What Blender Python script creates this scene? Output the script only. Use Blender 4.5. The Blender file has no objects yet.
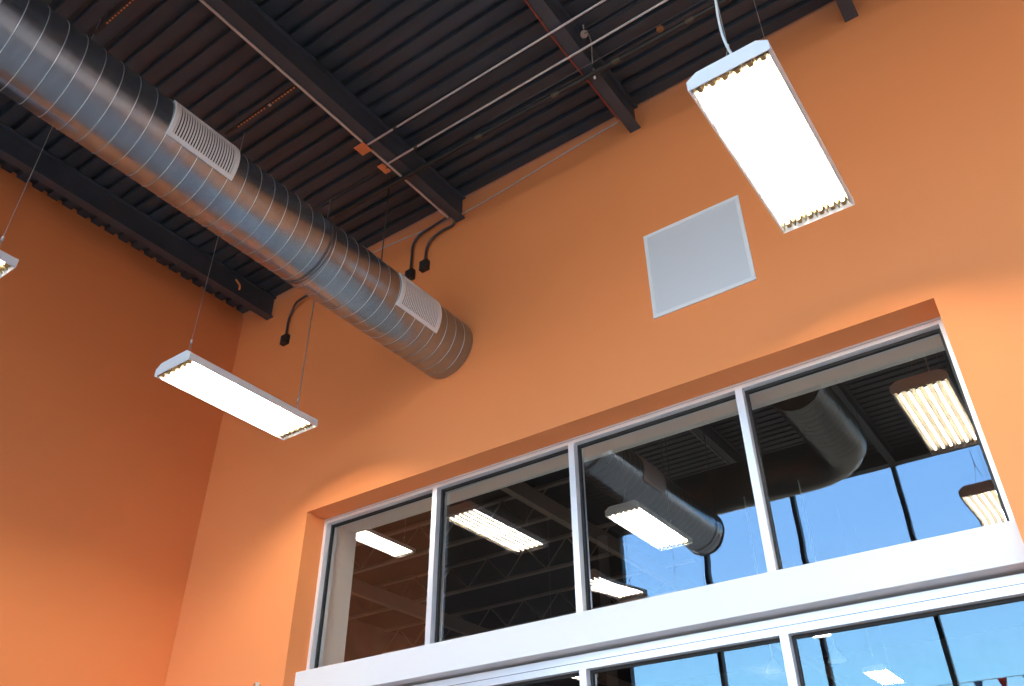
import bpy, math, random
from mathutils import Vector, Matrix

# ---------------------------------------------------------------- camera, sky, exposure
scn = bpy.context.scene
C = scn.collection
yaw, pitch, roll = -0.61733, 0.601477, -0.0077943
F = Vector((math.sin(yaw)*math.cos(pitch), math.cos(yaw)*math.cos(pitch), math.sin(pitch)))
R0 = Vector((math.cos(yaw), -math.sin(yaw), 0))
U0 = R0.cross(F)
RT = R0*math.cos(roll) + U0*math.sin(roll)
UP = -R0*math.sin(roll) + U0*math.cos(roll)
cam_data = bpy.data.cameras.new('camera')
cam = bpy.data.objects.new('camera', cam_data)
C.objects.link(cam)
m = Matrix((RT, UP, -F)).transposed().to_4x4()
m.translation = Vector((0, -4.6, 0))
cam.matrix_world = m
cam_data.sensor_width = 36
cam_data.lens = 839.665/1024*36
cam_data.clip_start = 0.05
cam_data.clip_end = 500
scn.camera = cam

scn.view_settings.view_transform = 'Standard'
scn.view_settings.look = 'None'
scn.view_settings.gamma = 1
scn.view_settings.use_curve_mapping = False
scn.view_settings.exposure = 1.12
scn.cycles.max_bounces = 10
scn.cycles.diffuse_bounces = 6
scn.cycles.glossy_bounces = 5
scn.cycles.transparent_max_bounces = 12
scn.cycles.sample_clamp_indirect = 6
scn.cycles.caustics_reflective = True

SKY_STRENGTH = 5.6
TUBE = 37.0
world = bpy.data.worlds.new('sky')
scn.world = world
world.use_nodes = True
nt = world.node_tree
nt.nodes.clear()
out = nt.nodes.new('ShaderNodeOutputWorld')
bg = nt.nodes.new('ShaderNodeBackground')
tc = nt.nodes.new('ShaderNodeTexCoord')
sep = nt.nodes.new('ShaderNodeSeparateXYZ')
ramp = nt.nodes.new('ShaderNodeValToRGB')
nz = nt.nodes.new('ShaderNodeTexNoise')
nz.inputs['Scale'].default_value = 2.2
nz.inputs['Detail'].default_value = 4
mixc = nt.nodes.new('ShaderNodeMix')
mixc.data_type = 'RGBA'
cl = nt.nodes.new('ShaderNodeMapRange')
cl.inputs['From Min'].default_value = 0.48
cl.inputs['From Max'].default_value = 0.80
cl.inputs['To Max'].default_value = 0.16
el = ramp.color_ramp.elements
# (sine of elevation, colour): ground, bright hazy horizon, then clear blue
BANDS = [(-1.0, (0.12, 0.12, 0.12)), (-0.03, (0.16, 0.155, 0.15)), (0.0, (0.52, 0.50, 0.47)), (0.11, (0.50, 0.50, 0.50)),
         (0.19, (0.17, 0.40, 0.61)), (0.30, (0.155, 0.325, 0.60)), (0.60, (0.10, 0.24, 0.56))]
el[0].position, el[1].position = 0.0, 1.0
for i_, (z_, c_) in enumerate(BANDS):
    e = el[0] if i_ == 0 else el.new(z_*0.5+0.5)
    e.color = (*c_, 1)
el[-1].color = (0.10, 0.24, 0.56, 1)
half = nt.nodes.new('ShaderNodeMath')
half.operation = 'MULTIPLY_ADD'
half.inputs[1].default_value = 0.5
half.inputs[2].default_value = 0.5
nt.links.new(tc.outputs['Generated'], sep.inputs[0])
nt.links.new(sep.outputs['Z'], half.inputs[0])
nt.links.new(half.outputs[0], ramp.inputs[0])
nt.links.new(tc.outputs['Generated'], nz.inputs['Vector'])
nt.links.new(nz.outputs[0], cl.inputs['Value'])
nt.links.new(cl.outputs[0], mixc.inputs[0])
nt.links.new(ramp.outputs[0], mixc.inputs[6])
mixc.inputs[7].default_value = (0.33, 0.48, 0.62, 1)
nt.links.new(mixc.outputs[2], bg.inputs[0])
bg.inputs[1].default_value = SKY_STRENGTH
nt.links.new(bg.outputs[0], out.inputs[0])


# ---------------------------------------------------------------- materials
def mat(name, col, rough=0.6, metal=0.0, bump=0.0, bscale=60, spec=0.5, vary=0.0, vscale=2.0, stretch=None):
    mt = bpy.data.materials.new(name)
    mt.use_nodes = True
    t = mt.node_tree
    b = t.nodes['Principled BSDF']
    b.inputs['Base Color'].default_value = (*col, 1)
    b.inputs['Roughness'].default_value = rough
    b.inputs['Metallic'].default_value = metal
    b.inputs['Specular IOR Level'].default_value = spec
    tcn = t.nodes.new('ShaderNodeTexCoord')
    vec = tcn.outputs['Object']
    if stretch:
        mp = t.nodes.new('ShaderNodeMapping')
        mp.inputs['Scale'].default_value = stretch
        t.links.new(vec, mp.inputs[0])
        vec = mp.outputs[0]
    if vary:
        n = t.nodes.new('ShaderNodeTexNoise')
        n.inputs['Scale'].default_value = vscale
        n.inputs['Detail'].default_value = 5
        t.links.new(vec, n.inputs['Vector'])
        mr = t.nodes.new('ShaderNodeMapRange')
        mr.inputs['From Min'].default_value = 0.3
        mr.inputs['From Max'].default_value = 0.7
        mr.inputs['To Min'].default_value = 1 - vary
        mr.inputs['To Max'].default_value = 1 + vary
        t.links.new(n.outputs[0], mr.inputs['Value'])
        vm = t.nodes.new('ShaderNodeVectorMath')
        vm.operation = 'SCALE'
        vm.inputs[0].default_value = col
        t.links.new(mr.outputs[0], vm.inputs['Scale'])
        t.links.new(vm.outputs[0], b.inputs['Base Color'])
    if bump:
        n2 = t.nodes.new('ShaderNodeTexNoise')
        n2.inputs['Scale'].default_value = bscale
        n2.inputs['Detail'].default_value = 3
        t.links.new(tcn.outputs['Object'], n2.inputs['Vector'])
        bp = t.nodes.new('ShaderNodeBump')
        bp.inputs['Strength'].default_value = bump
        bp.inputs['Distance'].default_value = 0.004
        t.links.new(n2.outputs[0], bp.inputs['Height'])
        t.links.new(bp.outputs[0], b.inputs['Normal'])
    return mt


def glow(name, col, strength):
    mt = bpy.data.materials.new(name)
    mt.use_nodes = True
    b = mt.node_tree.nodes['Principled BSDF']
    b.inputs['Base Color'].default_value = (0.9, 0.9, 0.88, 1)
    b.inputs['Emission Color'].default_value = (*col, 1)
    b.inputs['Emission Strength'].default_value = strength
    return mt


def glass_mat(name, tint, refl):
    """coated glazing: part mirror, part tinted see-through"""
    mt = bpy.data.materials.new(name)
    mt.use_nodes = True
    t = mt.node_tree
    t.nodes.clear()
    o = t.nodes.new('ShaderNodeOutputMaterial')
    mx = t.nodes.new('ShaderNodeMixShader')
    tr = t.nodes.new('ShaderNodeBsdfTransparent')
    tr.inputs[0].default_value = (*tint, 1)
    gl = t.nodes.new('ShaderNodeBsdfGlossy')
    gl.inputs['Roughness'].default_value = 0.0
    gl.inputs['Color'].default_value = (1, 1, 1, 1)
    mx.inputs[0].default_value = refl
    fr = t.nodes.new('ShaderNodeFresnel')
    fr.inputs[0].default_value = 1.45
    add = t.nodes.new('ShaderNodeMath')
    add.operation = 'ADD'
    add.use_clamp = True
    add.inputs[1].default_value = refl
    t.links.new(fr.outputs[0], add.inputs[0])
    t.links.new(add.outputs[0], mx.inputs[0])
    t.links.new(tr.outputs[0], mx.inputs[1])
    t.links.new(gl.outputs[0], mx.inputs[2])
    t.links.new(mx.outputs[0], o.inputs[0])
    return mt


M = {}
M['orange'] = mat('orange_wall_paint', (0.86, 0.302, 0.108), 0.75, bump=0.15, bscale=90, spec=0.2, vary=0.015, vscale=1.2)
M['white_wall'] = mat('white_wall_paint', (0.88, 0.87, 0.84), 0.7, bump=0.1)
M['dark_wall'] = mat('dark_brown_block_wall', (0.07, 0.05, 0.04), 0.8, vary=0.3, vscale=1.5)
M['far_wall'] = mat('dim_grey_far_wall', (0.20, 0.19, 0.185), 0.8, vary=0.25, vscale=1.5)
M['floor'] = mat('polished_concrete_floor', (0.29, 0.30, 0.31), 0.5, vary=0.08)
M['far_floor'] = mat('pale_vinyl_floor', (0.75, 0.74, 0.72), 0.5)
M['deck'] = mat('black_painted_steel_deck', (0.038, 0.052, 0.068), 0.5, vary=0.2, vscale=3, stretch=(0.4, 3, 1))
M['beam'] = mat('black_painted_beam', (0.050, 0.064, 0.084), 0.5, vary=0.15, vscale=4)
M['far_deck'] = mat('dark_far_deck', (0.05, 0.046, 0.043), 0.7)
M['joist'] = mat('brown_grey_joist_paint', (0.34, 0.28, 0.24), 0.6)
M['alu'] = mat('brushed_aluminium_frame', (0.78, 0.80, 0.84), 0.38, 0.35)
M['gasket'] = mat('black_rubber_gasket', (0.012, 0.012, 0.014), 0.6)
M['dark_frame'] = mat('dark_bronze_frame', (0.02, 0.021, 0.024), 0.45, 0.3)
M['band'] = mat('white_beam_cladding', (0.73, 0.73, 0.735), 0.6, bump=0.25, bscale=120)
M['galv'] = mat('galvanised_steel', (0.31, 0.365, 0.42), 0.25, 0.88, vary=0.10, vscale=9, stretch=(1, 2.5, 1))
M['seam'] = mat('galvanised_seam', (0.62, 0.66, 0.70), 0.35, 0.8)
M['dull'] = mat('dull_dark_duct', (0.17, 0.16, 0.14), 0.38, 1.0, vary=0.1)
M['strap'] = mat('dull_steel_strap', (0.16, 0.16, 0.17), 0.45, 0.8)
M['white_metal'] = mat('white_enamelled_steel', (0.82, 0.84, 0.87), 0.4)
M['grille_dark'] = mat('painted_duct_shade', (0.02, 0.022, 0.025), 0.8)  # near-black colour painting the shade inside the duct
M['panel'] = mat('pale_grey_panel_paint', (0.66, 0.70, 0.76), 0.5)
M['panel_rim'] = mat('white_panel_trim', (0.80, 0.84, 0.88), 0.4)
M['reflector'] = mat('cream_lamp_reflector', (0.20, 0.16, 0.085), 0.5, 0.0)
M['socket'] = mat('brown_lamp_socket', (0.30, 0.21, 0.10), 0.6)
M['tube'] = glow('lit_fluorescent_tube', (1.0, 0.93, 0.82), TUBE)
M['steel'] = mat('bright_conduit_steel', (0.72, 0.72, 0.74), 0.35, 0.9)
M['black_pipe'] = mat('black_iron_pipe', (0.015, 0.015, 0.016), 0.4)
M['brass'] = mat('dull_brass_coupling', (0.10, 0.09, 0.065), 0.5, 0.3)
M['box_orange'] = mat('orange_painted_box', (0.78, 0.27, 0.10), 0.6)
M['box_black'] = mat('black_switch_box', (0.02, 0.02, 0.022), 0.5)
M['dark_conduit'] = mat('grey_black_conduit', (0.09, 0.09, 0.10), 0.4, 0.5)
M['wire'] = mat('pale_wire', (0.60, 0.52, 0.48), 0.5)
M['red_wire'] = mat('red_wire_jacket', (0.30, 0.05, 0.03), 0.5)
M['cord'] = mat('white_cord', (0.75, 0.82, 0.85), 0.5)
M['cable'] = mat('steel_cable', (0.50, 0.47, 0.45), 0.4, 0.5)
M['brown'] = mat('brown_plastic', (0.30, 0.14, 0.05), 0.6)
M['red'] = mat('red_pennant_cloth', (0.60, 0.01, 0.03), 0.7)
M['blue'] = mat('blue_pennant_cloth', (0.02, 0.12, 0.50), 0.7)
M['glass'] = glass_mat('tinted_window_glass', (0.88, 0.88, 0.86), 0.11)
M['clear'] = glass_mat('clear_window_glass', (0.92, 0.95, 0.96), 0.02)
M['strut'] = mat('perforated_strut_steel', (0.04, 0.03, 0.03), 0.5, 0.3)


# ---------------------------------------------------------------- mesh helpers
class MB:
    def __init__(s):
        s.v = []
        s.f = []
        s.smooth = []

    def add(s, vs, fs, sm=False):
        o = len(s.v)
        s.v += [tuple(p) for p in vs]
        s.f += [tuple(i+o for i in f) for f in fs]
        s.smooth += [sm]*len(fs)
        return s

    def box(s, a, b):
        x0, y0, z0 = a
        x1, y1, z1 = b
        return s.add([(x0, y0, z0), (x1, y0, z0), (x1, y1, z0), (x0, y1, z0), (x0, y0, z1), (x1, y0, z1), (x1, y1, z1), (x0, y1, z1)],
                     [(0, 3, 2, 1), (4, 5, 6, 7), (0, 1, 5, 4), (1, 2, 6, 5), (2, 3, 7, 6), (3, 0, 4, 7)])

    def quad(s, a, b, c, d):
        return s.add([a, b, c, d], [(0, 1, 2, 3)])

    def prism(s, prof, axis, t0, t1, closed=True, caps=True):
        """extrude a closed 2D profile; axis 'y': prof = (x,z); axis 'x': prof = (y,z)"""
        def P(q, t):
            return (q[0], t, q[1]) if axis == 'y' else (t, q[0], q[1])
        n = len(prof)
        vs = [P(q, t0) for q in prof] + [P(q, t1) for q in prof]
        fs = [(i, (i+1) % n, n+(i+1) % n, n+i) for i in range(n if closed else n-1)]
        if caps and closed:
            fs += [tuple(range(n)), tuple(range(2*n-1, n-1, -1))]
        return s.add(vs, fs)

    def tube(s, pts, r, n=10, caps=True):
        pts = [Vector(p) for p in pts]
        vs = []
        fs = []
        prev = None
        for i, p in enumerate(pts):
            if i == 0:
                d = pts[1]-pts[0]
            elif i == len(pts)-1:
                d = pts[-1]-pts[-2]
            else:
                d = (pts[i+1]-pts[i]).normalized()+(pts[i]-pts[i-1]).normalized()
            d.normalize()
            if prev is None:
                a = Vector((0, 0, 1)) if abs(d.z) < 0.9 else Vector((1, 0, 0))
                u = d.cross(a).normalized()
            else:
                u = (prev - d*prev.dot(d)).normalized()
            prev = u
            w = d.cross(u)
            rr = r[i] if isinstance(r, (list, tuple)) else r
            vs += [p + u*math.cos(2*math.pi*k/n)*rr + w*math.sin(2*math.pi*k/n)*rr for k in range(n)]
        for i in range(len(pts)-1):
            for k in range(n):
                fs.append((i*n+k, i*n+(k+1) % n, (i+1)*n+(k+1) % n, (i+1)*n+k))
        s.add(vs, fs, True)
        if caps:
            s.add(vs[:n], [tuple(range(n-1, -1, -1))])
            s.add(vs[-n:], [tuple(range(n))])
        return s

    def build(s, name, material, parent=None, bevel=0, loc=None):
        me = bpy.data.meshes.new(name)
        me.from_pydata(s.v, [], s.f)
        me.polygons.foreach_set('use_smooth', s.smooth)
        me.materials.append(M[material])
        me.update()
        o = bpy.data.objects.new(name, me)
        C.objects.link(o)
        if parent is not None:
            o.parent = parent
        if bevel:
            md = o.modifiers.new('bevel', 'BEVEL')
            md.width = bevel
            md.segments = 2
            md.limit_method = 'ANGLE'
        return o


def tag(o, label=None, cat=None, group=None, kind=None):
    if label:
        o['label'] = label
    if cat:
        o['category'] = cat
    if group:
        o['group'] = group
    if kind:
        o['kind'] = kind
    return o


def empty(name, loc=(0, 0, 0)):
    o = bpy.data.objects.new(name, None)
    o.location = loc
    C.objects.link(o)
    return o


def structure(name, mb, material, parent=None, bevel=0):
    o = mb.build(name, material, parent, bevel)
    if parent is None:
        o['kind'] = 'structure'
    return o


def smooth_path(pts, n=8):
    """Catmull-Rom through the points"""
    P = [Vector(p) for p in pts]
    P = [P[0]*2-P[1]] + P + [P[-1]*2-P[-2]]
    res = []
    for i in range(1, len(P)-2):
        for k in range(n):
            t = k/n
            a, b, c, d = P[i-1], P[i], P[i+1], P[i+2]
            res.append(0.5*((2*b)+(c-a)*t+(2*a-5*b+4*c-d)*t*t+(3*b-a-3*c+d)*t**3))
    res.append(P[-2])
    return res


# ---------------------------------------------------------------- key sizes (metres, camera at z=0)
XL, XR = -5.491, -0.250          # window opening
ZT = 2.969
ZC = 5.814                       # underside of the roof deck
FL = -1.60                       # floor
XW, XE = -7.073, 5.2             # side walls
YR = -7.45                       # rear glazed wall
YG = 0.28                        # glass plane
YB = 0.62                        # far face of the front wall
YF = 22.0
MX = [-4.205, -2.886, -1.560]    # mullion centres


# ---------------------------------------------------------------- room shell
def wall_with_opening(name, y0, y1, material):
    b = MB()
    b.box((XW-0.2, y0, FL), (XL, y1, 5.9))
    b.box((XR, y0, FL), (XE+0.2, y1, 5.9))
    b.box((XL, y0, ZT), (XR, y1, 5.9))
    return structure(name, b, material)


wall_with_opening('wall_front', 0.0, YG, 'orange')
wall_with_opening('wall_front_far_side', YG+0.001, YB, 'white_wall')
structure('wall_left', MB().box((XW-0.2, -2.95, FL), (XW, -0.001, 5.9)), 'orange')
structure('wall_left_rear', MB().box((XW-0.2, YR-0.2, FL), (XW, -2.951, 5.9)), 'dark_wall')
structure('wall_right', MB().box((XE, YR-0.2, FL), (XE+0.2, -0.001, 5.9)), 'white_wall')
structure('floor', MB().box((XW-0.2, YR-0.2, FL-0.2), (XE+0.2, YB, FL)), 'floor')


def deck(name, x0, x1, y0, y1, z, material):
    """fluted steel roof deck, flutes along x, pitch 6 inches"""
    pitch = 0.1524
    prof = []
    y = y1
    while y > y0:
        prof += [(y, z), (y-0.096, z), (y-0.106, z+0.038), (y-0.142, z+0.038)]
        y -= pitch
    prof += [(y0, z), (y0, z+0.12), (y1, z+0.12)]
    b = MB()
    b.prism(prof, 'x', x0, x1)
    return structure(name, b, material)


deck('ceiling', XW-0.1, XE+0.1, YR-0.1, -0.02, ZC, 'deck')

# rear glazed wall (seen in the window's reflection)
ZH = 5.61
zl = 0.5
structure('wall_rear', MB().box((XW-0.2, YR-0.2, ZH+0.22), (XE+0.2, YR, 5.9)), 'dark_wall')
w3 = empty('window_3', (0, YR, 0))
w3['kind'] = 'structure'
RX = [-6.70+1.57*i for i in range(8)]


def kid(mb, name, material, parent, bevel=0):
    """build in world coordinates under a parent standing at its own origin"""
    o = mb.build(name, material, parent, bevel)
    o.matrix_parent_inverse = Matrix.Translation(-parent.location)
    return o


f = MB()
f.box((XW, YR-0.15, ZH), (XE, YR, ZH+0.22))
f.box((XW, YR-0.15, FL), (XE, YR, FL+0.1))
f.box((XW, YR-0.16, FL+0.1), (RX[0], YR-0.02, ZH))
kid(f, 'window_frame', 'dark_frame', w3)
for x in RX:
    kid(MB().box((x-0.03, YR-0.14, FL+0.1), (x+0.03, YR-0.005, ZH)), 'mullion', 'dark_frame', w3)
kid(MB().box((RX[0]+0.031, YR-0.12, zl-0.03), (XE, YR-0.02, zl+0.03)), 'transom', 'dark_frame', w3)
xs = RX + [XE]
for a, b_ in zip(xs[:-1], xs[1:]):
    if b_-a > 0.1:
        kid(MB().quad((a+0.03, YR-0.07, FL+0.1), (b_-0.03, YR-0.07, FL+0.1), (b_-0.03, YR-0.07, ZH), (a+0.03, YR-0.07, ZH)), 'window_pane', 'clear', w3)
kid(MB().box((XW+0.02, YR+0.0, FL), (XW+0.17, YR+0.10, ZH)), 'corner_post', 'alu', w3)


# ---------------------------------------------------------------- the big interior window (two bands of panes)
def pane_mesh(x0, x1, z0, z1, tilt=(0, 0)):
    """thin sheet; tempered glass has a slight roll wave near its lower edge"""
    nx, nz = 2, 60
    vs = []
    for j in range(nz+1):
        z = z0+(z1-z0)*j/nz
        h = z-z0
        dy = 0.0014*math.sin(h*2*math.pi/0.30)*math.exp(-h/0.10)
        for i in range(nx+1):
            xx = x0+(x1-x0)*i/nx
            vs.append((xx, YG+dy-tilt[0]*(xx-(x0+x1)/2)-tilt[1]*(z-(z0+z1)/2), z))
    fs = []
    for j in range(nz):
        for i in range(nx):
            a = j*(nx+1)+i
            fs.append((a, a+1, a+nx+2, a+nx+1))
    return MB().add(vs, fs, True)


def window(name, z0, z1, head):
    w = empty(name, ((XL+XR)/2, YG, z0))
    w['kind'] = 'structure'
    fw = 0.035
    f = MB()
    hg, hb = head                                                    # groove depth below the top, bottom of the head
    f.box((XL, 0.215, z1-hg), (XR, 0.345, z1))
    f.box((XL+0.001, 0.220, z1-hg-0.004), (XR-0.001, 0.340, z1-hg))
    f.box((XL, 0.215, z1-hb), (XR, 0.345, z1-hg-0.004))
    f.box((XL, 0.215, z0), (XL+fw, 0.345, z1-hb))
    f.box((XR-fw, 0.215, z0), (XR, 0.345, z1-hb))
    f.box((XL, 0.215, z0), (XR, 0.345, z0+0.04))
    kid(f, 'window_frame', 'alu', w)
    g = MB()
    g.box((XL+0.002, 0.2185, z1-hg-0.0042), (XR-0.002, 0.2195, z1-hg))
    edges = [XL+fw] + [v for x in MX for v in (x-0.025, x+0.025)] + [XR-fw]
    for x in MX:
        kid(MB().box((x-0.025, 0.213, z0+0.04), (x+0.025, 0.345, z1-hb)), 'mullion', 'alu', w)
    for i in range(0, 8, 2):
        a, b = edges[i], edges[i+1]
        t = 0.018
        zz0, zz1 = z0+0.04, z1-hb
        for y0, y1 in ((YG-0.014, YG-0.002), (YG+0.002, YG+0.014)):
            g.box((a, y0, zz0), (a+t, y1, zz1))
            g.box((b-t, y0, zz0), (b, y1, zz1))
            g.box((a+t, y0, zz1-t), (b-t, y1, zz1))
            g.box((a+t, y0, zz0), (b-t, y1, zz0+t))
        # each pane sits very slightly out of true in its gasket
        tilt = (0.018, -0.008) if (i == 2 and z1 > 2) else (0, 0)
        kid(pane_mesh(a, b, zz0, zz1, tilt), 'window_pane', 'glass', w)
    kid(g, 'gasket', 'gasket', w)
    return w


window('window_1', 1.59, ZT, (0.014, 0.046))
window('window_2', -1.0, 1.404, (0.046, 0.093))
structure('trim_1', MB().box((XL, 0.112, 1.425), (XR, 0.60, 1.640)), 'band', bevel=0.004)
structure('trim_2', MB().box((XL, 0.19, FL), (XR, 0.40, -1.0)), 'band')

# ---------------------------------------------------------------- room beyond the glass
structure('ceiling_far', MB().box((-16, YB, 6.4), (6, YF, 6.6)), 'far_deck')
structure('wall_far', MB().box((-16, YF, FL), (6, YF+0.2, 6.6)), 'far_wall')
structure('wall_far_left', MB().box((-16.2, YB, FL), (-16, YF, 6.6)), 'far_wall')
structure('wall_far_right', MB().box((6, YB, FL), (6.2, YF, 6.6)), 'far_wall')
structure('wall_far_front', MB().box((-16, YB-0.1, FL), (XW-0.2, YB, 6.6)).box((XW-0.2, YB-0.1, 5.9), (6, YB, 6.6)), 'far_wall')
structure('floor_far', MB().box((-16, YB, FL-0.2), (6, YF, FL)), 'far_floor')

# ---------------------------------------------------------------- roof beams
BX = [(-6.57, 'black roof beam close to the left wall, ending in the room corner'),
      (-3.855, 'black roof beam above the round duct, carrying the two orange boxes'),
      (-1.955, 'black roof beam crossed by both bright conduits, red wire along its edge'),
      (-0.122, 'short visible end of a black beam at the top right edge'),
      (1.75, 'black roof beam to the right, outside the frame, first of two'),
      (3.60, 'black roof beam to the right, outside the frame, nearest the right wall')]
for x, lab in BX:
    b = MB()
    z1 = ZC-0.002
    z0 = 5.535
    prof = [(x-.05, z0), (x+.05, z0), (x+.05, z0+.014), (x+.012, z0+.014), (x+.012, z1-.014), (x+.05, z1-.014), (x+.05, z1),
            (x-.05, z1), (x-.05, z1-.014), (x-.012, z1-.014), (x-.012, z0+.014), (x-.05, z0+.014)]
    b.prism(prof, 'y', YR+0.002, -0.002)
    o = b.build('roof_beam', 'beam')
    tag(o, lab, 'beam', 'roof beams')


# ---------------------------------------------------------------- round duct
DX, DZ, DR = -3.946, 4.068, 0.274
PITCH = 0.115


def cyl_y(y0, y1, R, cx, cz, pitch=None, amp=0.0, n=96, per=6, phase=0.0):
    ny = max(2, int((y1-y0)/(pitch or 0.2)*per))
    vs = []
    for j in range(ny+1):
        y = y0+(y1-y0)*j/ny
        for k in range(n):
            a = 2*math.pi*k/n
            r = R
            if amp:
                u = ((y-phase)/pitch + a/(2*math.pi)) % 1.0
                r = R + amp*math.sin(math.pi*u)
            vs.append((cx+r*math.cos(a), y, cz+r*math.sin(a)))
    fs = []
    for j in range(ny):
        for k in range(n):
            a = j*n+k
            b = j*n+(k+1) % n
            fs.append((a, b, b+n, a+n))
    return MB().add(vs, fs, True)


def helix(y0, y1, R, cx, cz, pitch, r, phase=0.0, lead=-1):
    pts = []
    n = int((y1-y0)/pitch*48)
    for i in range(n+1):
        y = y0+(y1-y0)*i/n
        a = -2*math.pi*((y-phase)/pitch)
        pts.append((cx+R*math.cos(a), y, cz+R*math.sin(a)))
    return MB().tube(pts, r, 6)


duct = empty('spiral_duct', (DX, -0.001, DZ))
tag(duct, 'large round galvanised spiral duct with two white grilles running to the orange wall', 'duct')
YE = -4.6
kid(cyl_y(YE, -0.002, DR, DX, DZ, PITCH, 0.0006), 'duct_shell', 'galv', duct)
kid(helix(YE+0.02, -0.01, DR+0.0008, DX, DZ, PITCH, 0.0023), 'spiral_seam', 'seam', duct)


def ring(y0, y1, R, cx, cz, th=0.006, n=72):
    vs = []
    for k in range(n):
        a = 2*math.pi*k/n
        c, s = math.cos(a), math.sin(a)
        for (y, r) in ((y0, R), (y0, R+th), (y1, R+th), (y1, R)):
            vs.append((cx+r*c, y, cz+r*s))
    fs = []
    for k in range(n):
        a = 4*k
        b = 4*((k+1) % n)
        for i in range(4):
            fs.append((a+i, a+(i+1) % 4, b+(i+1) % 4, b+i))
    return MB().add(vs, fs)


kid(ring(YE-0.01, YE+0.02, DR-0.002, DX, DZ, 0.010), 'end_ring', 'strap', duct)
n = 64
cap = MB().add([(DX+(DR)*math.cos(2*math.pi*k/n), YE-0.004, DZ+(DR)*math.sin(2*math.pi*k/n)) for k in range(n)], [tuple(range(n))])
kid(cap, 'end_cap', 'galv', duct)
kid(ring(-1.655, -1.640, DR, DX, DZ, 0.007), 'coupling', 'strap', duct)
kid(ring(-1.624, -1.616, DR+0.0016, DX, DZ, 0.002), 'hanger_strap', 'strap', duct)
kid(ring(-4.412, -4.388, DR+0.0016, DX, DZ, 0.002), 'hanger_strap', 'strap', duct)
for hx, hy, hz in ((DX-0.255, -0.65, DZ+0.10), (DX-DR-.006, -4.4, DZ), (DX+DR+.006, -4.4, DZ)):
    kid(MB().tube([(hx, hy, hz), (hx, hy, ZC-0.001)], 0.006, 6), 'hanger_rod', 'strap', duct)


def grille(y0, y1, t0, t1):
    g = empty('air_grille', (DX, (y0+y1)/2, DZ))
    g.parent = duct
    g.matrix_parent_inverse = Matrix.Translation(-duct.location)

    def sub(mb, name, material):
        o = mb.build(name, material, g)
        o.matrix_parent_inverse = Matrix.Translation(-g.location)
        return o

    def shell(ya, yb, ta, tb, r0, r1, n=14):
        ta, tb = math.radians(ta), math.radians(tb)
        vs = []
        for k in range(n+1):
            a = ta+(tb-ta)*k/n
            c, s = math.cos(a), math.sin(a)
            for y, r in ((ya, r0), (ya, r1), (yb, r1), (yb, r0)):
                vs.append((DX+r*c, y, DZ+r*s))
        fs = []
        for k in range(n):
            a, b = 4*k, 4*(k+1)
            for i in range(4):
                fs.append((a+i, a+(i+1) % 4, b+(i+1) % 4, b+i))
        fs += [(0, 1, 2, 3), (4*n+3, 4*n+2, 4*n+1, 4*n)]
        return vs, fs
    b = MB()
    w = 0.028
    wt = math.degrees(w/DR)
    ra, rb = DR-0.004, DR+0.014
    b.add(*shell(y0, y0+w, t0, t1, ra, rb))
    b.add(*shell(y1-w, y1, t0, t1, ra, rb))
    b.add(*shell(y0+w, y1-w, t0, t0+wt, ra, rb, 3))
    b.add(*shell(y0+w, y1-w, t1-wt, t1, ra, rb, 3))
    sub(b, 'grille_frame', 'white_metal')
    bk = MB().add(*shell(y0+w, y1-w, t0+wt, t1-wt, DR-0.002, DR+0.003))
    sub(bk, 'grille_shade_sheet', 'grille_dark')  # dark sheet laid on the closed shell, painting the shade behind the slats
    sl = MB()
    n_s = 23
    for i in range(n_s):
        y = y0+w+(y1-y0-2*w)*(i+0.5)/n_s
        sl.add(*shell(y-0.0044, y+0.0044, t0+wt, t1-wt, DR+0.004, DR+0.011, 10))
    sub(sl, 'grille_slats', 'white_metal')
    g['label'] = 'white curved air grille with narrow slats'


grille(-2.985, -2.495, -29, 42)
grille(-0.905, -0.430, -34, 34)

# second duct, seen reflected in the right-hand pane: runs along the room, then elbows left
d2 = empty('elbow_duct', (-2.2, -3.6, 4.7))
tag(d2, 'dim round duct with a segmented elbow, seen only reflected in the rightmost upper pane', 'duct')
R2 = 0.30
EX, EY, EZ = -2.0, -4.9, 4.7
kid(cyl_y(-4.35, -2.85, R2, EX, EZ, PITCH, 0.0006), 'duct_shell', 'dull', d2)
kid(helix(-4.33, -2.87, R2+0.0008, EX, EZ, PITCH, 0.0023), 'spiral_seam', 'dull', d2)
eb = MB()
path = []
for i in range(6):
    a = math.radians(90*i/5)
    path.append((EX-0.55+0.55*math.cos(a), -4.35-0.55*math.sin(a), EZ))
vs = []
n = 48
for i, p in enumerate(path):
    a = math.radians(90*i/5)
    for k in range(n):
        t = 2*math.pi*k/n
        vs.append((p[0]+R2*math.cos(t)*math.cos(a), p[1]-R2*math.cos(t)*math.sin(a), p[2]+R2*math.sin(t)))
fs = []
for i in range(5):
    for k in range(n):
        fs.append((i*n+k, i*n+(k+1) % n, (i+1)*n+(k+1) % n, (i+1)*n+k))
eb.add(vs, fs, False)
kid(eb, 'elbow', 'dull', d2)
xr = cyl_y(EX-2.6, EX-0.55, R2, 0, 0, PITCH, 0.0006)
xr.v = [(y, EY+x, EZ+z) for x, y, z in xr.v]
kid(xr, 'cross_duct', 'dull', d2)
cp = MB()
for t in (EX-2.6,):
    cp.add([(t, EY+R2*math.cos(2*math.pi*k/n), EZ+R2*math.sin(2*math.pi*k/n)) for k in range(n)], [tuple(range(n))])
kid(cp, 'end_cap', 'dull', d2)
cp = MB()
cp.add([(EX+R2*math.cos(2*math.pi*k/n), -2.85, EZ+R2*math.sin(2*math.pi*k/n)) for k in range(n)], [tuple(range(n))])
kid(cp, 'end_cap', 'dull', d2)
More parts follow.
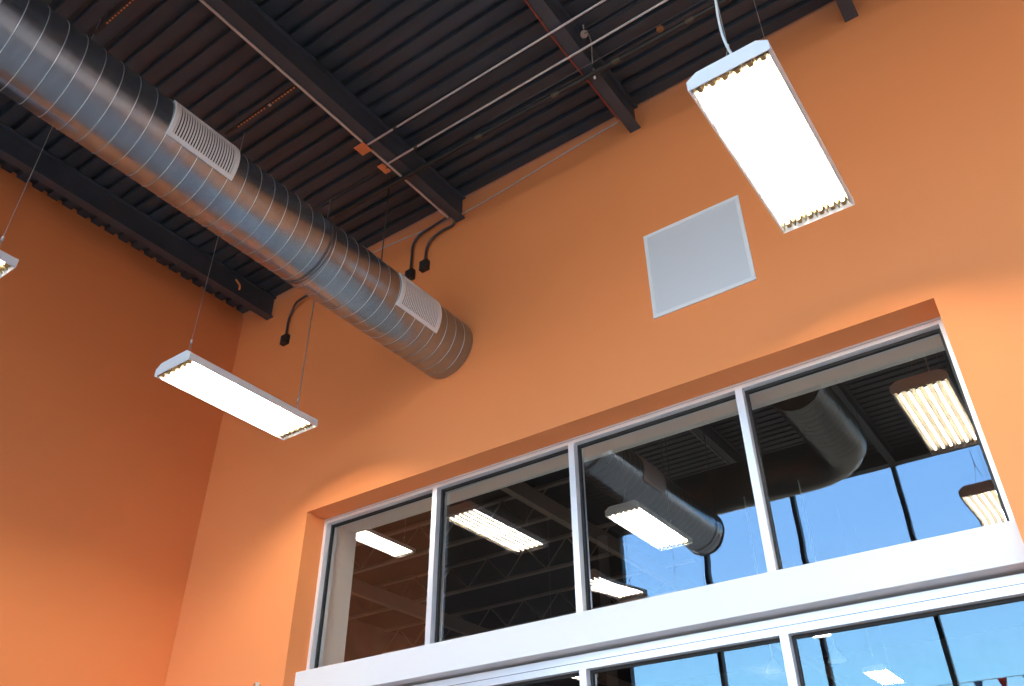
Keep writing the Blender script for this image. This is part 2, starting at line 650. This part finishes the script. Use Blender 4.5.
for x, y in ((EX-R2-.005, -3.0), (EX+R2+.005, -3.0), (EX-R2-.005, -4.2), (EX+R2+.005, -4.2)):
    kid(MB().tube([(x, y, EZ), (x, y, ZC-0.001)], 0.004, 6), 'hanger_rod', 'strap', d2)


# ---------------------------------------------------------------- pendant fluorescent fixtures
FLN, FW, FH = 1.2164, 0.3978, 0.094


def make_fixture():
    r = empty('pendant_light', (0, 0, 0))
    # housing: an open-bottomed sheet-metal hood
    outer = [(0, 0), (0, .058), (.052, FH), (FW-.052, FH), (FW, .058), (FW, 0)]
    inner = [(FW-.004, 0), (FW-.004, .055), (FW-.054, FH-.006), (.054, FH-.006), (.004, .055), (.004, 0)]
    b = MB()
    b.prism(outer+inner, 'y', 0.003, FLN-.003, caps=False)
    lip = 0.010
    b.box((0.004, 0.003, 0.0), (lip, FLN-.003, 0.003))
    b.box((FW-lip, 0.003, 0.0), (FW-.004, FLN-.003, 0.003))
    b.build('housing', 'white_metal', r)
    for y0, y1 in ((-0.002, 0.003), (FLN-.003, FLN+.002)):
        MB().prism([(-.001, -.002), (-.001, .059), (.0515, FH+.001), (FW-.0515, FH+.001), (FW+.001, .059), (FW+.001, -.002)], 'y', y0, y1).build('end_plate', 'white_metal', r)
    # corrugated reflector, ridge between the tubes
    p = FW-0.030
    w = p/6
    top = []
    for i in range(6):
        x0 = 0.015+i*w
        top += [(x0, 0.006), (x0+w*0.16, 0.030), (x0+w*0.34, 0.044), (x0+w*0.66, 0.044), (x0+w*0.84, 0.030)]
    top.append((0.015+p, 0.006))
    rb = MB()
    n = len(top)
    vs = [(x, .004, z) for x, z in top]+[(x, FLN-.004, z) for x, z in top]
    rb.add(vs, [(i, i+1, n+i+1, n+i) for i in range(n-1)])
    rb.build('reflector', 'reflector', r)
    for ya, yb in ((.004, .030), (FLN-.004, FLN-.030)):
        MB().add([(.012, ya, .001), (FW-.012, ya, .001), (FW-.012, yb, .046), (.012, yb, .046)], [(0, 1, 2, 3)]).build('end_reflector', 'white_metal', r)
    for y0, y1 in ((.020, .052), (FLN-.052, FLN-.020)):
        for i in range(6):
            xc = 0.015+(i+.5)*w
            s = MB()
            s.prism([(xc-.009, .006), (xc+.009, .006), (xc+.018, .040), (xc-.018, .040)], 'y', y0, y1)
            s.build('lamp_socket', 'socket', r)
    for i in range(6):
        xc = 0.015+(i+.5)*w
        MB().tube([(xc, .052, .022), (xc, FLN-.052, .022)], 0.0085, 8).build('lamp_tube', 'tube', r)
    for yy in (0.10, FLN-0.07):
        cb = MB()
        top_z = 0.29
        cb.tube([(FW/2-.045, yy, FH), (FW/2, yy, top_z)], 0.0018, 5)
        cb.tube([(FW/2+.045, yy, FH), (FW/2, yy, top_z)], 0.0018, 5)
        cb.tube([(FW/2, yy, top_z), (FW/2, yy, 1.0)], 0.0022, 5)
        g = cb.build('hanger_cable', 'cable', r)
        MB().tube([(FW/2, yy, top_z-.022), (FW/2, yy, top_z+.006)], 0.0075, 8).build('cable_gripper', 'cord', g)
    return r


def copy_fix(src):
    r = src.copy()
    C.objects.link(r)
    for ch in list(src.children):
        c = ch.copy()
        C.objects.link(c)
        c.parent = r
        for g in ch.children:
            d = g.copy()
            C.objects.link(d)
            d.parent = c
    return r


proto = make_fixture()
FIX = [(-5.091, -1.907, 3.259, ZC, 'white six-tube pendant light hanging below the duct, in front of the left orange corner', 'pendant lights in this room'),
       (-0.808, -2.028, 3.175, ZC, 'large glowing six-tube pendant light at upper right with a curved white cord', 'pendant lights in this room'),
       (-5.091, -4.366, 3.259, ZC, 'pendant light cut off by the left edge of the photo, only its corner in view', 'pendant lights in this room'),
       (-0.808, -4.27, 3.175, ZC, 'pendant light behind the camera, seen reflected at the lower right corner of the upper window', 'pendant lights in this room'),
       (-5.091, -6.826, 3.259, ZC, 'third pendant light of the left row, nearest the rear glazing, behind the camera', 'pendant lights in this room'),
       (-0.808, -6.73, 3.175, ZC, 'third pendant light of the middle row, added unseen behind the camera for more warm light', 'pendant lights in this room'),  # unseen light, added to raise the warm light in the room
       (3.475, -2.028, 3.175, ZC, 'pendant light added outside the frame for more warm light, nearest the orange window wall', 'pendant lights in this room'),  # unseen right row, added for more warm lamp light on the walls
       (3.475, -4.488, 3.175, ZC, 'second pendant light added outside the frame, right row, for more warm light', 'pendant lights in this room'),  # also added out of view for its light
       (-9.275, 3.944, 4.896, 6.4, 'bright pendant light beyond the leftmost upper pane, partly hidden by the white jamb', 'pendant lights beyond the glass'),
       (-3.942, 2.592, 3.413, 6.4, 'bright pendant light beyond the third upper pane, overlapping the reflected duct', 'pendant lights beyond the glass'),
       (0.60, 1.30, 3.413, 6.4, 'pendant light added unseen behind the right end of the wall to brighten the jamb', 'pendant lights beyond the glass'),  # hidden light, added to brighten the white jamb and soffit
       (0.60, 3.70, 3.413, 6.4, 'second pendant light added unseen behind the right end of the wall to brighten the jamb', 'pendant lights beyond the glass'),  # second hidden light added for the jamb
       (-5.42, 12.93, 4.9, 6.4, 'small pendant light beyond the rightmost lower pane, under its upper left corner', 'pendant lights beyond the glass'),
       (-3.82, 10.96, 3.4, 6.4, 'small pendant light beyond the rightmost lower pane, at the bottom edge of the photo', 'pendant lights beyond the glass'),
       (-7.95, 7.29, 3.4, 6.4, 'small pendant light beyond the second lower pane, under the white beam', 'pendant lights beyond the glass')]
for i, (x, y, z, top, lab, grp) in enumerate(FIX):
    o = proto if i == 0 else copy_fix(proto)
    o.location = (x, y, z)
    tag(o, lab, 'light fixture', grp)
    H = top-z-0.001
    for ch in list(o.children):
        if ch.name.startswith('hanger_cable'):
            # give every light its own cable length
            me = ch.data.copy() if i else ch.data
            if i == 0:
                base = me
            for v in me.vertices:
                if v.co.z > 0.9:
                    v.co.z = H
                elif i and v.co.z > 0.9:
                    v.co.z = H
            ch.data = me
# power cord of the big light at upper right
rt = [o for o in C.objects if o.get('label', '').startswith('large glowing')][0]
pts = smooth_path([(FW/2+.03, .08, FH), (FW/2+.022, .085, .14), (FW/2+.004, .095, .24), (FW/2-.010, .098, .36), (FW/2-.012, .10, .52), (FW/2-.002, .10, .75), (FW/2+.006, .10, 1.4), (FW/2+.01, .10, ZC-3.175-.001)])
MB().tube(pts, 0.0065, 8).build('power_cord', 'cord', rt)


MB().tube([(FW/2+.012, FLN-.07, FH), (FW/2+.006, FLN-.07, .4), (FW/2+.005, FLN-.07, ZC-3.259-.001)], 0.0045, 8).build('power_cord', 'steel', proto)

# ---------------------------------------------------------------- conduits, pipes, boxes under the roof
def pipe(name, pts, r, material, label, cat, group=None, n=10):
    o = MB().tube(pts, r, n).build(name, material)
    return tag(o, label, cat, group)


cz = 5.52
ca = empty('conduit', (-3.90, -1.235, cz))
tag(ca, 'bright straight conduit from the larger orange box, crossing two beams', 'conduit', 'bright conduits under the deck')
kid(MB().tube([(-3.90, -1.235, cz), (XE-.002, -1.235, cz)], 0.0095, 10), 'conduit_run', 'steel', ca)
cb_ = empty('conduit', (-3.90, -0.97, cz))
tag(cb_, 'bright straight conduit from the smaller orange box, nearer the orange wall', 'conduit', 'bright conduits under the deck')
kid(MB().tube([(-3.90, -0.97, cz), (XE-.002, -0.97, cz)], 0.0095, 10), 'conduit_run', 'steel', cb_)
for o_, y in ((ca, -1.235), (cb_, -0.97)):
    kid(MB().tube([(-3.60, y, cz), (-3.565, y, cz)], 0.0155, 10), 'coupling', 'brass', o_)
# conduit along the left edge of the second beam, ending over the wall
pipe('conduit', [(-3.918, -6.9, 5.522), (-3.918, -0.12, 5.522)], 0.011, 'wire', 'thin conduit running along the left edge of the beam above the duct', 'conduit')
pipe('conduit', [(-6.0, -0.93, 5.535), (-4.0, -0.95, 5.522), (-3.93, -0.95, 5.50)], 0.006, 'dark_conduit', 'thin dull conduit reaching left from the smaller orange box over the duct', 'conduit')


def jbox(x, y, z, w, d, label):
    r = empty('junction_box', (x, y, z))
    tag(r, label, 'electrical box', 'orange boxes on the beam')
    kid(MB().box((x-w/2, y-d/2, z-.022), (x+w/2, y+d/2, z+.026)), 'box_body', 'dark_conduit', r, .002)
    kid(MB().box((x-w/2-.004, y-d/2-.004, z-.027), (x+w/2+.004, y+d/2+.004, z-.022)), 'cover_plate', 'box_orange', r, .001)


jbox(-3.955, -1.235, 5.528, 0.105, 0.105, 'larger square orange junction box on the beam above the duct')
jbox(-3.965, -0.955, 5.528, 0.060, 0.105, 'smaller orange junction box just below the larger one on the beam')

# sprinkler pipe with couplings
sp = empty('sprinkler_pipe', (-3.5, -0.74, 5.49))
tag(sp, 'long black pipe with dull couplings crossing under the roof beams', 'pipe')
yp = lambda x: -0.76+0.02*(x+3.6)
P0, P1 = (-4.75, -0.785, 5.495), (XE-.002, -0.65, 5.495)
kid(MB().tube([P0, P1], 0.021, 12), 'pipe_run', 'black_pipe', sp)


def on_pipe(x):
    t = (x-P0[0])/(P1[0]-P0[0])
    return Vector((x, P0[1]+(P1[1]-P0[1])*t, 5.495))


for x in (-3.05, -2.28, -1.72, -1.10, -0.3):
    kid(MB().tube([on_pipe(x-.035), on_pipe(x+.03)], 0.0230, 10), 'coupling', 'brass', sp)
pipe('conduit', [(-2.9, -0.845, 5.50), (XE-.002, -0.76, 5.50)], 0.004, 'dark_conduit', 'hair-thin grey conduit beside the black pipe', 'conduit')
hk = empty('pipe_hanger', (-1.846, -0.892, 5.6))
tag(hk, 'thin hanging wire with a small white clip beside the black pipe on the third beam', 'hanger')
kid(MB().tube(smooth_path([(-1.87, -.91, ZC-.001), (-1.86, -.87, 5.70), (-1.90, -.80, 5.60), (-1.925, -.745, 5.515)]), 0.004, 6), 'wire', 'cable', hk)
kid(MB().tube([(-1.925, -.745, 5.52), (-1.935, -.715, 5.465)], 0.010, 8), 'clip', 'cord', hk)
kn = MB()
kn.tube([(-1.868, -.964, ZC-.001), (-1.868, -.964, 5.71)], 0.006, 8)
kn.tube([(-1.868, -.964, 5.71), (-1.868, -.964, 5.685)], 0.028, 16)
tag(kn.build('round_fitting', 'wire'), 'small pale round fitting under the deck right of the third beam', 'fitting')
kn = MB()
kn.tube([(-1.384, -.60, ZC-.001), (-1.384, -.60, 5.80)], 0.008, 8)
kn.tube([(-1.384, -.60, 5.80), (-1.384, -.60, 5.775)], 0.030, 14)
tag(kn.build('round_fitting', 'brown'), 'small brown round fitting under the dark deck, left of the white cord', 'fitting')
tw = MB()
for dy in (0, .035):
    tw.tube([(-1.83, -1.03-dy, 5.60), (XE-.002, -1.03-dy, 5.60)], 0.0035, 6)
tag(tw.build('conduit', 'dark_conduit'), 'pair of thin grey rods running right from the pale round fitting', 'conduit')

# perforated struts above the duct
for x0, x1, y, lab in ((-4.86, -3.91, -1.99, 'perforated strut with painted orange light in holes between the duct and the second beam'),
                       (-4.86, -3.91, -3.225, 'perforated strut with painted orange light in holes near the top left edge of the photo')):
    s = empty('strut_channel', ((x0+x1)/2, y, 5.6))
    tag(s, lab, 'strut', 'perforated struts')
    kid(MB().box((x0, y-.011, 5.585), (x1, y+.011, 5.61)), 'channel', 'strut', s)
    hb = MB()
    k = 0
    xx = x0+.16
    while xx < x1-.09:
        if not (0.52 < (xx-x0)/(x1-x0) < 0.56):
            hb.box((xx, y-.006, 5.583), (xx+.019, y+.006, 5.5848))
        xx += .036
    kid(hb, 'painted_slot_light', 'box_orange', s)  # orange light in the holes is painted on as small coloured plates
    kid(MB().box((x0+.55, y-.012, 5.578), (x0+.575, y+.012, 5.583)), 'washer', 'wire', s)
    for xx in (x0+.1, x1-.1):
        kid(MB().tube([(xx, y, 5.61), (xx, y, ZC-.001)], .005, 6), 'rod', 'strap', s)

# orange cable ties near the corner beam
bt = MB().tube(smooth_path([(-6.505, -.56, 5.70), (-6.47, -.57, 5.66), (-6.46, -.53, 5.62), (-6.50, -.50, 5.60)]), .010, 6)
tag(bt.build('wire_bundle', 'box_orange'), 'small bright orange twist of wire against the corner beam', 'wire')
# red wire along the third beam
pipe('wire', smooth_path([(-2.012, -2.6, 5.528), (-2.012, -1.6, 5.528), (-2.02, -1.2, 5.525), (-2.018, -.95, 5.52), (-2.012, -.6, 5.528), (-2.012, -.2, 5.528)]), .007, 'red_wire', 'red wire running along the left edge of the third roof beam', 'wire')

# thin cable draped along the top of the orange wall
pipe('wire', smooth_path([(-6.09, -.012, 5.735), (-4.93, -.012, 5.705), (-3.81, -.012, 5.605), (-2.72, -.012, 5.69), (-2.10, -.012, 5.735)]), .006, 'wire',
     'pale thin wire draped along the top of the orange wall under the deck', 'wire')


# wall boxes with bent conduit
def wall_box(x, z, pts, label):
    r = empty('switch_box', (x, -.001, z))
    tag(r, label, 'electrical box', 'black boxes on the orange wall')
    kid(MB().box((x-.045, -.055, z-.055), (x+.045, -.001, z+.055)), 'box_body', 'box_black', r, .003)
    kid(MB().box((x-.012, -.040, z+.055), (x+.012, -.012, z+.075)), 'connector', 'dark_conduit', r)
    kid(MB().tube(smooth_path(pts), .0125, 10), 'conduit', 'dark_conduit', r)


wall_box(-4.445, 5.129, [(-4.445, -.026, 5.19), (-4.445, -.026, 5.36), (-4.44, -.026, 5.50), (-4.36, -.026, 5.60), (-4.18, -.03, 5.62), (-3.99, -.05, 5.615), (-3.925, -.06, 5.60)],
         'left of the two black wall boxes beside the duct, with bent conduit')
wall_box(-4.265, 5.158, [(-4.262, -.026, 5.22), (-4.255, -.026, 5.36), (-4.20, -.026, 5.46), (-4.06, -.026, 5.50), (-3.945, -.028, 5.50), (-3.90, -.04, 5.54), (-3.915, -.05, 5.60)],
         'right of the two black wall boxes beside the duct, with bent conduit')
wall_box(-6.20, 5.086, [(-6.20, -.026, 5.15), (-6.20, -.026, 5.34), (-6.17, -.026, 5.44), (-6.10, -.05, 5.50), (-6.0, -.06, 5.52), (-5.6, -.06, 5.54), (-5.1, -.06, 5.55)],
         'black box on the orange wall near the left corner, left of the duct')

# ---------------------------------------------------------------- access panel on the wall
ap = empty('access_panel', (-1.616, -.001, 3.957))
tag(ap, 'square pale grey panel with a white rim on the orange wall above the window', 'wall panel')
x0, x1, z0, z1 = -2.002, -1.224, 3.564, 4.350
kid(MB().box((x0+.03, -.010, z0+.03), (x1-.03, -.001, z1-.03)), 'panel_face', 'panel', ap)
r = MB()
r.box((x0, -.016, z0), (x1, -.001, z0+.03))
r.box((x0, -.016, z1-.03), (x1, -.001, z1))
r.box((x0, -.016, z0+.03), (x0+.03, -.001, z1-.03))
r.box((x1-.03, -.016, z0+.03), (x1, -.001, z1-.03))
kid(r, 'panel_rim', 'panel_rim', ap, .003)

# tiny fitting at the bottom edge, on the orange wall left of the window
hkx = empty('wall_fitting', (-5.80, -.001, 1.55))
tag(hkx, 'tiny brown fitting on the orange wall at the bottom edge, left of the window', 'fitting')
kid(MB().box((-5.815, -.03, 1.50), (-5.785, -.001, 1.573)), 'fitting_body', 'brown', hkx, .004)
kid(MB().box((-5.784, -.032, 1.50), (-5.776, -.001, 1.578)), 'edge', 'cord', hkx)

# ---------------------------------------------------------------- things in the room beyond the glass
def joist(y, z0, z1, x0, x1, label):
    r = empty('roof_joist', ((x0+x1)/2, y, z1))
    tag(r, label, 'joist', 'open-web joists beyond the glass')
    kid(MB().box((x0, y-.05, z1-.05), (x1, y+.05, z1)), 'top_chord', 'joist', r)
    kid(MB().box((x0, y-.05, z0), (x1, y+.05, z0+.05)), 'bottom_chord', 'joist', r)
    w = MB()
    x = x0
    k = 0
    while x+.5 < x1:
        a, b = (z0+.05, z1-.05) if k % 2 == 0 else (z1-.05, z0+.05)
        w.tube([(x, y, a), (x+.5, y, b)], .016, 6)
        x += .5
        k += 1
    kid(w, 'web_rods', 'joist', r)


for i, (y, w_) in enumerate(((5.0, 'nearest'), (7.0, 'second nearest'), (9.2, 'third nearest'), (12.0, 'fourth nearest'), (16.0, 'farthest'))):
    joist(y, 5.75, 6.39, -15.99, -7.0, 'brown open-web roof joist beyond the glass, %s to the window wall' % w_)
for x, l in ((-12.4, 'left of two'), (-7.0, 'right of two')):
    g = MB().box((x-.06, YB+.001, 5.45), (x+.06, YF-.001, 5.53)).box((x-.015, YB+.001, 5.53), (x+.015, YF-.001, 5.749))
    tag(g.build('roof_girder', 'joist'), 'brown girder running away from the window beyond the glass, %s' % l, 'beam', 'girders beyond the glass')


def cone_lamp(x, y, z, label):
    r = empty('cone_pendant', (x, y, z))
    tag(r, label, 'lamp', 'cone lamps beyond the glass')
    kid(MB().tube([(x, y, z), (x, y, z+.05), (x, y, z+.14), (x, y, z+.20)], [.15, .13, .06, .03], 20), 'shade', 'cord', r)
    kid(MB().tube([(x, y, z+.20), (x, y, 6.399)], .012, 6), 'cord', 'cord', r)


cone_lamp(-3.80, 9.5, 3.30, 'pale cone-shaped pendant lamp beyond the rightmost lower pane, on a long cord')
cone_lamp(-4.86, 9.6, 3.32, 'pale cone-shaped pendant lamp crossing the right mullion of the lower panes')
bn = empty('bunting', (-1.3, -7.3, 2.43))
tag(bn, 'string of red and blue pennants reflected at the bottom right corner of the photo', 'bunting')
kid(MB().tube([(XW+.002, -7.3, 2.46), (-1.6, -7.3, 2.435), (XE-.002, -7.3, 2.46)], .004, 5), 'string', 'cord', bn)
for i, x in enumerate((-1.70, -1.42, -1.14, -.86)):
    w = .055
    b = MB().add([(x-w, -7.302, 2.43), (x+w, -7.302, 2.43), (x, -7.302, 2.25), (x-w, -7.298, 2.43), (x+w, -7.298, 2.43), (x, -7.298, 2.25)],
                 [(0, 1, 2), (5, 4, 3), (0, 3, 4, 1), (1, 4, 5, 2), (2, 5, 3, 0)])
    kid(b, 'pennant', 'red' if i % 2 else 'blue', bn)['label'] = 'red pennant' if i % 2 else 'blue pennant'
